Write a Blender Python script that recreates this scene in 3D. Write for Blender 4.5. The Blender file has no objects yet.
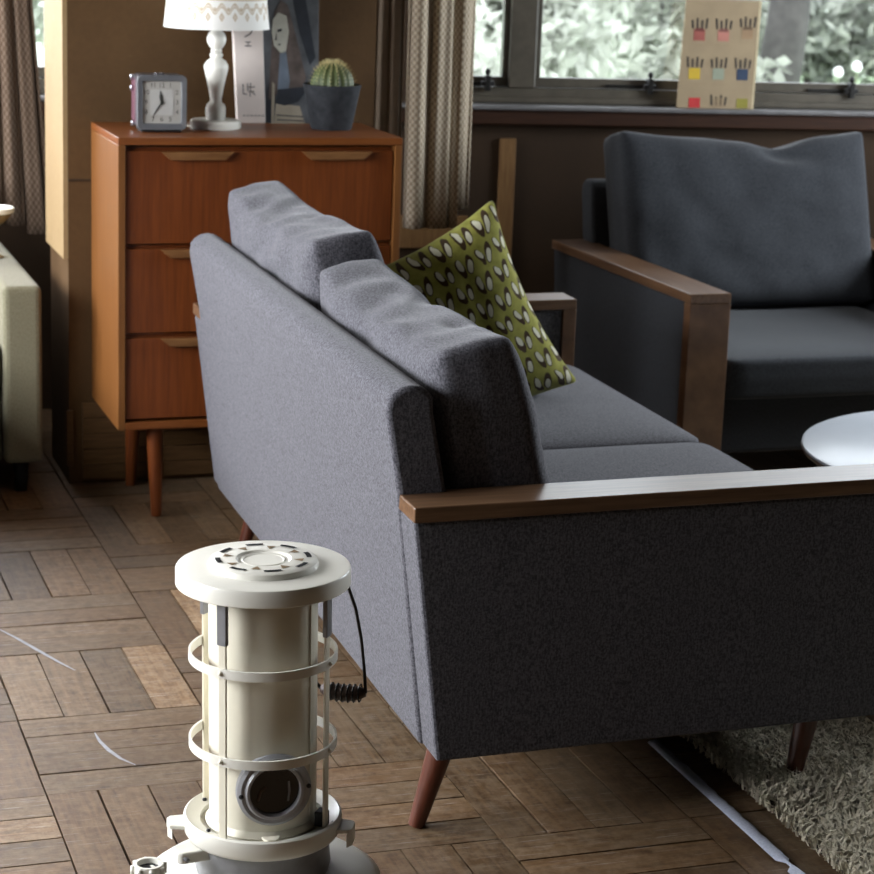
import bpy, bmesh, math, random
import numpy as np
from mathutils import Vector, Matrix, noise

random.seed(7); rng = np.random.default_rng(7)
S = bpy.context.scene
COL = S.collection
PI = math.pi

# ------------------------------------------------------------------ camera
FPX, PITCH, ROLL, YAW, CAMH = 2150.0, math.radians(13.7), 0.036, math.radians(19.06), 1.5
fw = Vector((math.sin(YAW)*math.cos(PITCH), math.cos(YAW)*math.cos(PITCH), -math.sin(PITCH)))
rt = Vector((math.cos(YAW), -math.sin(YAW), 0)); dn = fw.cross(rt)
cr, sr = math.cos(ROLL), math.sin(ROLL)
ax = rt*cr - dn*sr; dy_ = rt*sr + dn*cr
cam = bpy.data.cameras.new('camera'); camo = bpy.data.objects.new('camera', cam); COL.objects.link(camo)
M = Matrix((ax, -dy_, -fw)).transposed().to_4x4(); M.translation = Vector((0, 0, CAMH))
camo.matrix_world = M
cam.sensor_width = 36; cam.lens = 36*FPX/874; cam.clip_start = .05; cam.clip_end = 300
cam.dof.use_dof = True; cam.dof.focus_distance = 3.3; cam.dof.aperture_fstop = 10.0
S.camera = camo

# ------------------------------------------------------------------ world, daylight, exposure
S.view_settings.view_transform = 'Standard'; S.view_settings.look = 'None'
S.view_settings.gamma = 1; S.view_settings.exposure = -0.25; S.view_settings.use_curve_mapping = False
wd = bpy.data.worlds.new('overcast_sky'); S.world = wd; wd.use_nodes = True
wd.node_tree.nodes['Background'].inputs[0].default_value = (.86, .93, 1.0, 1)
wd.node_tree.nodes['Background'].inputs[1].default_value = 8.0
S.cycles.use_denoising = True
S.cycles.max_bounces = 8; S.cycles.diffuse_bounces = 1; S.cycles.transparent_max_bounces = 12
S.cycles.sample_clamp_indirect = 6

BWA = Vector((3.45, 6.02, 0)); BWR = -math.radians(8)      # window wall: anchor and turn
bdir = Vector((math.cos(BWR), math.sin(BWR), 0)); bnrm = Vector((-math.sin(BWR), math.cos(BWR), 0))
def bw(u, d, z): return BWA + bdir*u + bnrm*d + Vector((0, 0, z))

def area(name, loc, direction, sx, sy, watts, color, portal=False):
    l = bpy.data.lights.new(name, 'AREA'); l.shape = 'RECTANGLE'; l.size = sx; l.size_y = sy
    l.energy = watts; l.color = color
    o = bpy.data.objects.new(name, l); COL.objects.link(o); o.location = loc
    o.rotation_euler = Vector(direction).to_track_quat('-Z', 'Y').to_euler()
    if portal: l.cycles.is_portal = True
    return o
# daylight standing in the window openings of the room
area('daylight_left_window', (-1.86, 4.33, 1.50), (1, 0, -.12), 3.75, 1.2, 245, (.93, .95, 1.0))
area('daylight_far_left_window', bw(-3.70, .10, 1.58), -bnrm + Vector((0, 0, -.12)), 2.42, 1.1, 85, (.95, .96, 1.0))
area('daylight_right_window', (4.66, 4.75, 1.5), (-1, -.40, -.12), .95, 1.2, 120, (.86, .93, 1.0))
area('daylight_window_portal', bw(-.2, .2, 1.55), -bnrm, 2.7, 1.15, 1, (1, 1, 1), True)

# ------------------------------------------------------------------ materials
def rgb(r, g, b):
    f = lambda c: (c/255/12.92) if c/255 <= .04045 else ((c/255+.055)/1.055)**2.4
    return (f(r), f(g), f(b))
class MB:
    def __init__(s, name):
        s.m = bpy.data.materials.new(name); s.m.use_nodes = True; s.nt = s.m.node_tree
        s.b = s.nt.nodes['Principled BSDF']
    def n(s, t, **kw):
        o = s.nt.nodes.new(t)
        for k, v in kw.items(): setattr(o, k, v)
        return o
    def l(s, a, b): s.nt.links.new(a, b)
    def val(s, sock, v): sock.default_value = v
    def math(s, op, a, b=None, clamp=False):
        o = s.n('ShaderNodeMath', operation=op, use_clamp=clamp)
        for i, v in enumerate((a, b)):
            if v is None: continue
            if isinstance(v, (int, float)): o.inputs[i].default_value = v
            else: s.l(v, o.inputs[i])
        return o.outputs[0]
    def mix(s, f, a, b):
        o = s.n('ShaderNodeMix', data_type='RGBA')
        for i, v in ((0, f), (6, a), (7, b)):
            if isinstance(v, (int, float)): o.inputs[i].default_value = v
            elif isinstance(v, tuple): o.inputs[i].default_value = (*v[:3], 1)
            else: s.l(v, o.inputs[i])
        return o.outputs[2]
    def coord(s, kind='Object', scale=(1, 1, 1), rot=(0, 0, 0)):
        tc = s.n('ShaderNodeTexCoord'); mp = s.n('ShaderNodeMapping'); s.l(tc.outputs[kind], mp.inputs[0])
        mp.inputs['Scale'].default_value = scale; mp.inputs['Rotation'].default_value = rot
        return mp.outputs[0]
    def noise(s, vec, scale, detail=4, rough=.55):
        o = s.n('ShaderNodeTexNoise'); o.inputs['Scale'].default_value = scale; o.inputs['Detail'].default_value = detail
        o.inputs['Roughness'].default_value = rough; s.l(vec, o.inputs['Vector']); return o.outputs[0]
    def ramp(s, f, a, b, lo=.3, hi=.7):
        o = s.n('ShaderNodeMapRange', clamp=True); s.l(f, o.inputs[0]); o.inputs[1].default_value = lo; o.inputs[2].default_value = hi
        return s.mix(o.outputs[0], a, b)
    def bump(s, h, strength=.3, dist=.002):
        o = s.n('ShaderNodeBump'); o.inputs['Strength'].default_value = strength; o.inputs['Distance'].default_value = dist
        s.l(h, o.inputs['Height']); s.l(o.outputs[0], s.b.inputs['Normal']); return o
    def color(s, c):
        if isinstance(c, tuple): s.b.inputs['Base Color'].default_value = (*c[:3], 1)
        else: s.l(c, s.b.inputs['Base Color'])
    def rough(s, r, spec=.5):
        s.b.inputs['Roughness'].default_value = r; s.b.inputs['Specular IOR Level'].default_value = spec

def sc(c, k): return tuple(min(1, x*k) for x in c)
def paint(name, c, rough=.5, var=.12, scale=25, spec=.5, bump=0, metal=0):
    m = MB(name); v = m.coord(); nz = m.noise(v, scale)
    m.color(m.ramp(nz, sc(c, 1-var), sc(c, 1+var))); m.rough(rough, spec); m.b.inputs['Metallic'].default_value = metal
    if bump: m.bump(m.noise(v, scale*6), bump, .001)
    return m.m
def wood(name, c1, c2, grain=(3, 3, 60), rough=.45, spec=.4, scale=6, obj_color=False, bump=.08):
    m = MB(name); v = m.coord(scale=grain)
    oi = m.n('ShaderNodeObjectInfo')
    add = m.n('ShaderNodeVectorMath', operation='ADD'); m.l(v, add.inputs[0])
    cmb = m.n('ShaderNodeCombineXYZ'); r = m.math('MULTIPLY', oi.outputs['Random'], 37.0)
    m.l(r, cmb.inputs[0]); m.l(r, cmb.inputs[1]); m.l(r, cmb.inputs[2]); m.l(cmb.outputs[0], add.inputs[1])
    nz = m.noise(add.outputs[0], scale, 6, .6)
    c = m.ramp(nz, c1, c2, .32, .68)
    m.color(c); m.rough(rough, spec); m.bump(nz, bump, .001)
    return m.m
def fabric(name, c1, c2, scale=260, bump=.5, sheen=.15, big=.12):
    m = MB(name); v = m.coord()
    f = m.noise(v, scale, 3, .7); w = m.noise(m.coord(scale=(1, 1, .25)), scale*1.6, 2, .6)
    b = m.noise(v, 7, 3)
    f2 = m.math('ADD', m.math('MULTIPLY', f, .65), m.math('MULTIPLY', w, .35))
    c = m.ramp(f2, c1, c2, .41, .59)
    c = m.mix(m.math('MULTIPLY', b, big), c, sc(c1, .8))
    m.color(c); m.rough(.95, .1); m.b.inputs['Sheen Weight'].default_value = sheen; m.b.inputs['Sheen Roughness'].default_value = .5
    m.bump(f2, bump, .0012); return m.m

M_sofa = fabric('grey_heather_fabric', (.052, .050, .058), (.152, .148, .166), 240)
M_chair = fabric('charcoal_blue_fabric', (.021, .023, .027), (.050, .054, .061), 320)
M_cream = fabric('cream_fabric', (.17, .155, .095), (.25, .23, .155), 300)
M_walnut = wood('walnut', (.085, .040, .020), (.19, .10, .052), (2, 2, 2), .36, .5, 7)
M_walnut_x = wood('walnut_along_x', (.10, .050, .025), (.20, .11, .058), (1.2, 22, 22), .30, .5, 5)
M_teak = wood('teak_veneer', (.118, .0265, .004), (.180, .044, .0075), (26, 26, 1.4), .42, .4, 4)
M_teak_top = wood('teak_veneer_lengthwise', (.15, .042, .008), (.225, .070, .016), (1.6, 26, 26), .36, .4, 4)
M_teak_side = wood('teak_veneer_side', (.145, .052, .011), (.205, .078, .018), (26, 26, 1.4), .42, .4, 4)
M_pull = wood('teak_pull', (.15, .062, .019), (.23, .105, .036), (3, 20, 20), .45, .4, 4)
M_legwood = wood('dark_red_leg_wood', (.075, .020, .010), (.13, .038, .02), (20, 20, 2), .3, .5, 4)
M_cream_metal = paint('cream_enamel', (.84, .78, .62), .38, .06, 14)
M_white_enamel = paint('white_enamel', (.86, .83, .73), .32, .05, 10)
M_grey_metal = paint('grey_metal', (.26, .26, .265), .4, .1, 40, metal=.3)
M_dark_metal = paint('blackened_metal', (.02, .02, .02), .4, .2, 40, metal=.5)
M_rust = paint('heat_tan', (.42, .29, .16), .6, .2, 30)
M_black = paint('black_void', (.006, .006, .006), .7, .1, 20)
M_lampwhite = paint('lamp_ivory', (.87, .85, .76), .4, .04, 10)
M_pot = paint('charcoal_clay', (.030, .032, .036), .85, .35, 45, .2, .4)
M_white_top = paint('white_table_laminate', (.66, .70, .76), .25, .03, 6, .5)
M_frame = paint('window_frame_paint', (.085, .072, .052), .5, .2, 20)
M_sill = paint('grey_sill_paint', (.16, .155, .155), .45, .2, 18)
M_apron = wood('red_brown_apron', (.024, .009, .004), (.05, .019, .008), (2, 30, 30), .5, .3, 5)
M_batten = wood('bare_batten', (.15, .075, .026), (.24, .13, .05), (26, 26, 2), .6, .3, 5)
M_board = wood('baseboard_wood', (.085, .042, .016), (.15, .08, .032), (2, 26, 26), .6, .2, 5)
M_wallglaze = paint('tan_glaze', (.33, .22, .11), .4, .1, 20)
M_iron = paint('window_iron', (.015, .014, .013), .5, .2, 30, metal=.4)

def wall_mat(name, a, b, c):
    m = MB(name); v = m.coord(); n1 = m.noise(v, 2.6, 5); n2 = m.noise(v, 60, 4, .7); n3 = m.noise(v, 9, 6, .7)
    k = m.ramp(n1, a, b); k = m.mix(m.math('MULTIPLY', n2, .55), k, sc(a, .55))
    s = m.n('ShaderNodeMapRange', clamp=True); m.l(n3, s.inputs[0]); s.inputs[1].default_value = .66; s.inputs[2].default_value = .78
    k = m.mix(m.math('MULTIPLY', s.outputs[0], .5), k, c)
    m.color(k); m.rough(.75, .25); m.bump(n2, .3, .002); return m.m
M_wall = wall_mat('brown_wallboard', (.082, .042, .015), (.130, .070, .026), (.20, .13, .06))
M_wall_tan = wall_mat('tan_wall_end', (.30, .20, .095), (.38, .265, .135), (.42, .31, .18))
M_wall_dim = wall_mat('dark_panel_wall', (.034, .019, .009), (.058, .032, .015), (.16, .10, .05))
M_shade = paint('dark_stained_boards', (.025, .018, .012), .8, .2, 5)
M_ceil = paint('aged_ceiling', (.06, .045, .03), .9, .1, 4)

# ------------------------------------------------------------------ mesh helpers
def link(name, me, mat, parent=None):
    o = bpy.data.objects.new(name, me); COL.objects.link(o)
    if mat: 
        me.materials.clear(); me.materials.append(mat)
    if parent: o.parent = parent
    return o
def mesh_of(bm, name, smooth=False):
    bmesh.ops.recalc_face_normals(bm, faces=bm.faces)
    me = bpy.data.meshes.new(name); bm.to_mesh(me); bm.free()
    if smooth:
        for p in me.polygons: p.use_smooth = True
    return me
def obj(name, bm, mat, parent=None, smooth=False, bevel=0, seg=2, sub=0, auto=None):
    o = link(name, mesh_of(bm, name, smooth), mat, parent)
    if bevel:
        b = o.modifiers.new('bevel', 'BEVEL'); b.width = bevel; b.segments = seg; b.limit_method = 'ANGLE'; b.angle_limit = math.radians(40)
    if sub:
        s = o.modifiers.new('subdivision', 'SUBSURF'); s.levels = sub; s.render_levels = sub
    if auto: o.data.set_sharp_from_angle(angle=math.radians(auto))
    return o
def empty(name, loc, rz=0, parent=None):
    o = bpy.data.objects.new(name, None); COL.objects.link(o); o.location = loc; o.rotation_euler.z = rz
    o.empty_display_size = .1
    if parent: o.parent = parent
    return o
def tag(o, label=None, cat=None, group=None, kind=None):
    if label: o['label'] = label
    if cat: o['category'] = cat
    if group: o['group'] = group
    if kind: o['kind'] = kind
    return o
def box(x0, x1, y0, y1, z0, z1, bm=None, mat=None):
    bm = bm or bmesh.new()
    r = bmesh.ops.create_cube(bm, size=1)
    for v in r['verts']:
        v.co = Vector((x0+(v.co.x+.5)*(x1-x0), y0+(v.co.y+.5)*(y1-y0), z0+(v.co.z+.5)*(z1-z0)))
        if mat: v.co = mat @ v.co
    return bm
def lathe(prof, n=40, bm=None, loc=(0, 0, 0), cap=True, mat=None):
    bm = bm or bmesh.new(); L = Vector(loc); rings = []
    for r, z in prof:
        ring = []
        for k in range(n):
            a = 2*PI*k/n; p = Vector((r*math.cos(a), r*math.sin(a), z))
            if mat: p = mat @ p
            ring.append(bm.verts.new(p+L))
        rings.append(ring)
    for i in range(len(rings)-1):
        for k in range(n):
            bm.faces.new((rings[i][k], rings[i][(k+1) % n], rings[i+1][(k+1) % n], rings[i+1][k]))
    if cap:
        for rg in (rings[0], rings[-1]):
            try: bm.faces.new(rg)
            except ValueError: pass
    return bm
def loop_lathe(prof, n=48, bm=None, loc=(0, 0, 0)):       # closed profile: a ring
    return lathe(list(prof)+[prof[0]], n, bm, loc, cap=False)
def tube(pts, r, n=8, bm=None, rads=None):
    bm = bm or bmesh.new(); pts = [Vector(p) for p in pts]; rings = []
    up = Vector((0, 0, 1))
    for i, p in enumerate(pts):
        d = (pts[min(i+1, len(pts)-1)]-pts[max(i-1, 0)]).normalized()
        a = d.cross(up if abs(d.z) < .95 else Vector((1, 0, 0))).normalized(); b = d.cross(a)
        R = rads[i] if rads else r
        rings.append([bm.verts.new(p+(a*math.cos(2*PI*k/n)+b*math.sin(2*PI*k/n))*R) for k in range(n)])
    for i in range(len(rings)-1):
        for k in range(n): bm.faces.new((rings[i][k], rings[i][(k+1) % n], rings[i+1][(k+1) % n], rings[i+1][k]))
    bm.faces.new(rings[0]); bm.faces.new(rings[-1]); return bm
def prism(poly, y0, y1, bm=None, axis='y'):               # polygon of (x, z) pushed along y
    bm = bm or bmesh.new()
    mk = (lambda a, b, c: Vector((a, c, b))) if axis == 'y' else ((lambda a, b, c: Vector((c, a, b))) if axis == 'x' else (lambda a, b, c: Vector((a, b, c))))
    A = [bm.verts.new(mk(a, b, y0)) for a, b in poly]; B = [bm.verts.new(mk(a, b, y1)) for a, b in poly]
    n = len(poly)
    for i in range(n): bm.faces.new((A[i], A[(i+1) % n], B[(i+1) % n], B[i]))
    bm.faces.new(A); bm.faces.new(B); return bm
def cushion(w, h, t, edge=.5, n=16, m=12, pinch=0, sag=0, ears=0, wrinkle=.004, seed=0, p=4, crush=None, topw=0):
    """width along y, height along z (0..h), thickness along x; uv 0..1 on both faces"""
    bm = bmesh.new(); uvl = bm.loops.layers.uv.new('uv'); G = {}
    for s in (1, -1):
        for i in range(n+1):
            for j in range(m+1):
                a = -1+2*i/n; b = -1+2*j/m
                pr = (max(0, 1-abs(a)**p)*max(0, 1-abs(b)**p))**.5
                half = t/2*(edge+(1-edge)*pr)
                y = w/2*a*(1-pinch*(1-b*b)); z = h/2*b*(1-pinch*(1-a*a))
                if b > 0: z += -sag*(1-a*a)*b + ears*abs(a)**3*b*b
                q = Vector((a*3+seed*7.3, b*2.2, s*1.7))
                x = s*half + s*wrinkle*pr*noise.noise(q*1.3)*2 + s*wrinkle*pr*noise.noise(q*3.1)
                z += wrinkle*.6*noise.noise(Vector((a*4+seed, s, 5.0)))*max(0, b)
                if crush: x, y, z = crush(a, b, s, x, y, z)
                G[s, i, j] = (bm.verts.new((x, y, z+h/2)), (i/n, j/m))
    def face(*ks):
        f = bm.faces.new([G[k][0] for k in ks])
        for lp, k in zip(f.loops, ks): lp[uvl].uv = G[k][1]
        f.smooth = True
    for s in (1, -1):
        for i in range(n):
            for j in range(m): face((s, i, j), (s, i+1, j), (s, i+1, j+1), (s, i, j+1))
    ring = [(i, 0) for i in range(n)]+[(n, j) for j in range(m)]+[(n-i, m) for i in range(n)]+[(0, m-j) for j in range(m)]
    if edge < .3:
        for q, (i, j) in enumerate(ring):
            i2, j2 = ring[(q+1) % len(ring)]; face((1, i, j), (1, i2, j2), (-1, i2, j2), (-1, i, j))
    else:
        TS = (0, .10, .30, .5, .70, .90, 1); ctr = Vector((0, 0, h/2)); rows = []
        for (i, j) in ring:
            A, B = G[1, i, j][0].co, G[-1, i, j][0].co; o_ = (A+B)/2-ctr; o_.x = 0
            out = Vector((0, (1 if i == n else -1 if i == 0 else 0), (1 if j == m else -1 if j == 0 else 0)))
            col_ = [G[1, i, j][0]]
            for t_ in TS[1:-1]:
                q_ = A.lerp(B, t_)+out*t*(.030 if t_ != .5 else .055)
                if j == m and 0 < i < n:
                    al = -1+2*i/n; en = 1-abs(al)**6
                    q_.z += topw*en*(noise.noise(Vector((al*5+seed*3, t_*3.5, seed)))*1.3+.5*math.sin(13*al+7*t_+seed)*math.exp(-((al-.1)/.45)**2))
                col_.append(bm.verts.new(q_))
            rows.append(col_+[G[-1, i, j][0]])
        for q in range(len(rows)):
            a_, b_ = rows[q], rows[(q+1) % len(rows)]
            for k_ in range(6):
                f = bm.faces.new((a_[k_], b_[k_], b_[k_+1], a_[k_+1])); f.smooth = True
    return bm
def xform(bm, M):
    bmesh.ops.transform(bm, matrix=M, verts=bm.verts); return bm
T = Matrix.Translation
def R(a, ax): return Matrix.Rotation(math.radians(a), 4, ax)

# ------------------------------------------------------------------ the room shell
XL, XR, YF, ZC = -1.8, 4.6, -1.6, 2.5
PX0, PY0, PX, PY = .512, 3.112, .35, .3605            # parquet block grid
floor = obj('floor', box(XL-.1, XR+.1, YF-.1, 7.0, -.10, -.012), paint('subfloor', (.012, .009, .006), .9))
tag(floor, 'worn brown basket-weave parquet floor with dark joints', kind='structure')
def plank_mat():
    m = MB('worn_parquet'); oi = m.n('ShaderNodeObjectInfo')
    cmb = m.n('ShaderNodeCombineXYZ'); r = m.math('MULTIPLY', oi.outputs['Random'], 53.0)
    for k in range(3): m.l(r, cmb.inputs[k])
    def off(vec):
        a = m.n('ShaderNodeVectorMath', operation='ADD'); m.l(vec, a.inputs[0]); m.l(cmb.outputs[0], a.inputs[1]); return a.outputs[0]
    gen = m.n('ShaderNodeAttribute', attribute_name='along')   # 0 along x, 1 along y
    gx = m.noise(off(m.coord(scale=(2.2, 42, 4))), 3, 6, .65); gy = m.noise(off(m.coord(scale=(42, 2.2, 4))), 3, 6, .65)
    mixn = m.n('ShaderNodeMix', data_type='FLOAT'); m.l(gen.outputs['Fac'], mixn.inputs[0]); m.l(gx, mixn.inputs[2]); m.l(gy, mixn.inputs[3])
    grain = mixn.outputs[0]
    base = m.ramp(grain, (.072, .035, .013), (.180, .100, .043), .30, .70)
    geo = m.n('ShaderNodeNewGeometry')
    wn = m.n('ShaderNodeMapping'); m.l(geo.outputs['Position'], wn.inputs[0])
    wear = m.noise(wn.outputs[0], 5, 6, .65); fine = m.noise(wn.outputs[0], 38, 6, .75)
    f3 = m.n('ShaderNodeMapRange', clamp=True); m.l(fine, f3.inputs[0]); f3.inputs[1].default_value = .42; f3.inputs[2].default_value = .62
    base = m.mix(m.math('MULTIPLY', f3.outputs[0], .50), base, (.29, .205, .125))
    dk = m.n('ShaderNodeMapRange', clamp=True); m.l(m.noise(wn.outputs[0], 17, 5, .7), dk.inputs[0]); dk.inputs[1].default_value = .56; dk.inputs[2].default_value = .72
    base = m.mix(m.math('MULTIPLY', dk.outputs[0], .55), base, (.026, .014, .008))
    w2 = m.n('ShaderNodeMapRange', clamp=True); m.l(wear, w2.inputs[0]); w2.inputs[1].default_value = .45; w2.inputs[2].default_value = .75
    base = m.mix(m.math('MULTIPLY', w2.outputs[0], .40), base, (.20, .142, .088))
    for rz_, th_ in ((.9, .665), (-.5, .675), (1.9, .67)):   # fine pale scratches
        mp_ = m.n('ShaderNodeMapping'); m.l(geo.outputs['Position'], mp_.inputs[0]); mp_.inputs['Rotation'].default_value = (0, 0, rz_); mp_.inputs['Scale'].default_value = (5, 150, 1)
        sr_ = m.n('ShaderNodeMapRange', clamp=True); m.l(m.noise(mp_.outputs[0], 1.6, 3, .6), sr_.inputs[0]); sr_.inputs[1].default_value = th_-.03; sr_.inputs[2].default_value = th_+.03
        base = m.mix(m.math('MULTIPLY', sr_.outputs[0], .55), base, (.36, .32, .28))
    tint = m.n('ShaderNodeMix', data_type='RGBA', blend_type='MULTIPLY'); tint.inputs[0].default_value = 1
    m.l(base, tint.inputs[6]); m.l(oi.outputs['Color'], tint.inputs[7])
    m.color(tint.outputs[2]); m.rough(.42, .5)
    rr = m.n('ShaderNodeMapRange'); m.l(fine, rr.inputs[0]); rr.inputs[3].default_value = .40; rr.inputs[4].default_value = .70
    m.l(rr.outputs[0], m.b.inputs['Roughness'])
    m.bump(grain, .25, .0015); return m.m
M_plank = plank_mat()
def plank_mesh(lx, ly, along):
    g = .0017; bm = box(-lx/2+g, lx/2-g, -ly/2+g, ly/2-g, -.014, 0)
    me = mesh_of(bm, 'plank'); me.materials.append(M_plank)
    at = me.attributes.new('along', 'FLOAT', 'FACE')
    for d in at.data: d.value = along
    return me
meX = plank_mesh(PX, PY/4, 0.); meY = plank_mesh(PX/4, PY, 1.)
def block_planks(i, j):
    x0 = PX0+i*PX; y0 = PY0+j*PY
    if (i+j) % 2 == 0: return [(meY, x0+PX/8+PX/4*k, y0+PY/2) for k in range(4)]
    return [(meX, x0+PX/2, y0+PY/8+PY/4*k) for k in range(4)]
NEAR = [(i, j) for i in range(-2, 5) for j in range(-2, 7)]
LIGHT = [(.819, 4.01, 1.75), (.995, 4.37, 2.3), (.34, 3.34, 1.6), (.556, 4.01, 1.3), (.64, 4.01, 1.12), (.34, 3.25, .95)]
for i, j in NEAR:
    for me, x, y in block_planks(i, j):
        p = bpy.data.objects.new('plank', me); COL.objects.link(p); p.parent = floor
        p.location = (x+random.uniform(-.0008, .0008), y+random.uniform(-.0008, .0008), random.uniform(-.0016, 0))
        p.rotation_euler = (random.uniform(-.003, .003), random.uniform(-.003, .003), random.uniform(-.002, .002))
        k = random.uniform(.78, 1.18); h = random.uniform(-.05, .05)
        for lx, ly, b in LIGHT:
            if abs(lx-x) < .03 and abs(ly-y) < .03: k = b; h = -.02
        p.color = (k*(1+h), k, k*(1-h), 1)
bm = bmesh.new(); near = set(NEAR)
for i in range(-7, 12):
    for j in range(-14, 11):
        if (i, j) in near: continue
        for me, x, y in block_planks(i, j):
            if not (XL+.05 < x < XR-.05 and YF+.05 < y < 6.6): continue
            lx, ly = (PX/4, PY) if me is meY else (PX, PY/4)
            box(x-lx/2+.0016, x+lx/2-.0016, y-ly/2+.0016, y+ly/2-.0016, -.014, -.0005, bm)
far = obj('far_planks', bm, M_plank, floor); tag(far, kind='stuff')
# chalky scuffs dragged over the boards
M_scuff = paint('chalk_scuff', (.40, .40, .42), .8, .15, 90)
def scuff(pts, w):
    bm = bmesh.new(); n = len(pts); L = []
    for k, (x, y) in enumerate(pts):
        a = Vector(pts[min(k+1, n-1)])-Vector(pts[max(k-1, 0)]); d = Vector((-a.y, a.x)).normalized()
        ww = w*math.sin(PI*(k+.35)/(n-.3))
        L.append((bm.verts.new((x-d.x*ww, y-d.y*ww, .0009)), bm.verts.new((x+d.x*ww, y+d.y*ww, .0009))))
    for k in range(n-1): bm.faces.new((L[k][0], L[k][1], L[k+1][1], L[k+1][0]))
    o = obj('scuff_mark', bm, M_scuff, floor); return o
scuff([(.540, 4.375), (.572, 4.30), (.602, 4.22), (.636, 4.13), (.660, 4.075)], .0042)
scuff([(.640, 3.735), (.642, 3.69), (.650, 3.645), (.664, 3.60), (.684, 3.565)], .0042)

def wallbox(name, boxes, mat, kind='structure', label=None):
    bm = bmesh.new()
    for b in boxes: box(*b, bm=bm)
    o = obj(name, bm, mat); tag(o, label, kind=kind); return o
wallbox('wall_left', [(XL-.15, XL, YF, 7.0, 0, .88), (XL-.15, XL, YF, 7.0, 2.12, ZC), (XL-.15, XL, YF, 2.43, .88, 2.12), (XL-.15, XL, 6.22, 7.0, .88, 2.12)], M_wall)
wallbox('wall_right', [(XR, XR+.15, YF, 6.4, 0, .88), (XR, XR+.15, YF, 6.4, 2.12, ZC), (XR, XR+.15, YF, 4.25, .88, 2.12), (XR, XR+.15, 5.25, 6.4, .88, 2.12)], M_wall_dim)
wallbox('wall_front', [(XL-.15, XR+.15, YF-.15, YF, 0, ZC)], M_shade)
wallbox('ceiling', [(XL-.15, XR+.15, YF-.15, 7.1, ZC, ZC+.1)], M_ceil)
U0, U1 = -5.45, 1.32
LW0, LW1, RW0, RW1 = -4.95, -2.505, -1.36, 1.18         # the two window openings along the back wall
SZ = .938
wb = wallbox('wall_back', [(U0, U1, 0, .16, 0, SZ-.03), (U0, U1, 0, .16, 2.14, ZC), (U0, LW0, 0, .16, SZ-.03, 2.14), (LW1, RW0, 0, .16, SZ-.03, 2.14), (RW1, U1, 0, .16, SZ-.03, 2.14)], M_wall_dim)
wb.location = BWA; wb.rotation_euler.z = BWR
# pier standing in front of the window wall, behind the chest
PX1, PX2, PYF, PYB = .866, 1.69, 5.50, 5.80
wallbox('wall_pier', [(PX1+.012, PX2, PYF, PYB, 0, ZC)], M_wall)
wallbox('trim_1', [(PX1, PX1+.012, PYF+.002, PYB, .60, ZC)], M_wall_tan)
o = wallbox('trim_2', [(PX1+.012, PX2, PYF-.004, PYF, .800, .806)], M_wall_dim)
bbs = empty('baseboard_pier', (PX1, PYF, 0)); tag(bbs, kind='structure')
for k in range(5): obj('board', box(.045, PX2-PX1, -.014-.002*(k % 2), 0, .012+.042*k, .012+.042*k+.0405), M_board, bbs, bevel=.0015)
obj('end_block', box(.004, .022, -.010, .0, .05, .20), M_board, bbs, bevel=.002)

# ------------------------------------------------------------------ windows in the back wall
def glass_mat():
    m = MB('window_glass'); t = m.n('ShaderNodeBsdfTransparent'); g = m.n('ShaderNodeBsdfGlossy'); g.inputs['Roughness'].default_value = .02
    mx = m.n('ShaderNodeMixShader'); mx.inputs[0].default_value = .05; m.l(t.outputs[0], mx.inputs[1]); m.l(g.outputs[0], mx.inputs[2])
    m.l(mx.outputs[0], m.nt.nodes['Material Output'].inputs[0]); return m.m
M_glass = glass_mat()
def window(name, a, b, mulls, casements, stays):
    w = empty(name, BWA, BWR); tag(w, kind='structure')
    z0, z1 = SZ+.005, 2.14
    obj('bottom_rail', box(a, b, .035, .10, z0, z0+.045), M_frame, w, bevel=.004)
    obj('rail_step', box(a, b, .02, .05, z0, z0+.020), M_frame, w, bevel=.004)
    obj('top_rail', box(a, b, .035, .10, z1-.05, z1), M_frame, w, bevel=.004)
    for u, hw in mulls: obj('mullion', box(u-hw, u+hw, .03, .11, z0+.045, z1-.05), M_frame, w, bevel=.005)
    for (c0, c1) in casements:
        s, zz0, zz1 = .017, z0+.047, z1-.052
        bm = bmesh.new()
        for q in ((c0, c1, zz0, zz0+.030), (c0, c1, zz1-.03, zz1), (c0, c0+s, zz0+.03, zz1-.03), (c1-s, c1, zz0+.03, zz1-.03)): box(q[0], q[1], .05, .085, q[2], q[3], bm)
        cs = obj('casement_frame', bm, M_frame, w, bevel=.003)
        obj('pane', box(c0+s, c1-s, .066, .070, zz0+.03, zz1-.03), M_glass, cs)
    for u in stays:
        st = obj('window_stay', box(u-.14, u+.02, .040, .050, z0+.052, z0+.060), M_iron, w, bevel=.002)
        bm = box(u-.008, u+.008, .018, .05, z0+.035, z0+.082); box(u-.020, u+.020, .022, .046, z0+.050, z0+.064, bm)
        lathe([(.0, .0), (.006, .004), (.009, .012), (.006, .020), (.0, .024)], 12, bm, (u, .032, z0+.080), cap=False)
        obj('stay_peg', bm, M_iron, st, smooth=False, bevel=.002)
    return w
window('window_1', RW0, RW1, [(-1.088, .042), (.62, .04)], [(-1.345, -1.131), (-1.045, .578), (.662, 1.16)], [-1.196, -.683, -.026, .40])
window('window_2', LW0, LW1, [(-3.8, .04)], [(-4.93, -3.842), (-3.758, LW1-.002)], [])
for nm, a, b in (('trim_3', RW0-.45, RW1+.08), ('trim_4', LW0-.05, LW1+.10)):
    t = empty(nm, BWA, BWR); tag(t, kind='structure')
    obj('sill', box(a, b, -.055, .06, SZ-.010, SZ+.004), M_sill, t, bevel=.005)
    obj('apron', box(a, b, -.040, 0, SZ-.055, SZ-.010), M_apron, t, bevel=.004)
t = empty('trim_5', BWA, BWR); tag(t, kind='structure')
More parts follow.
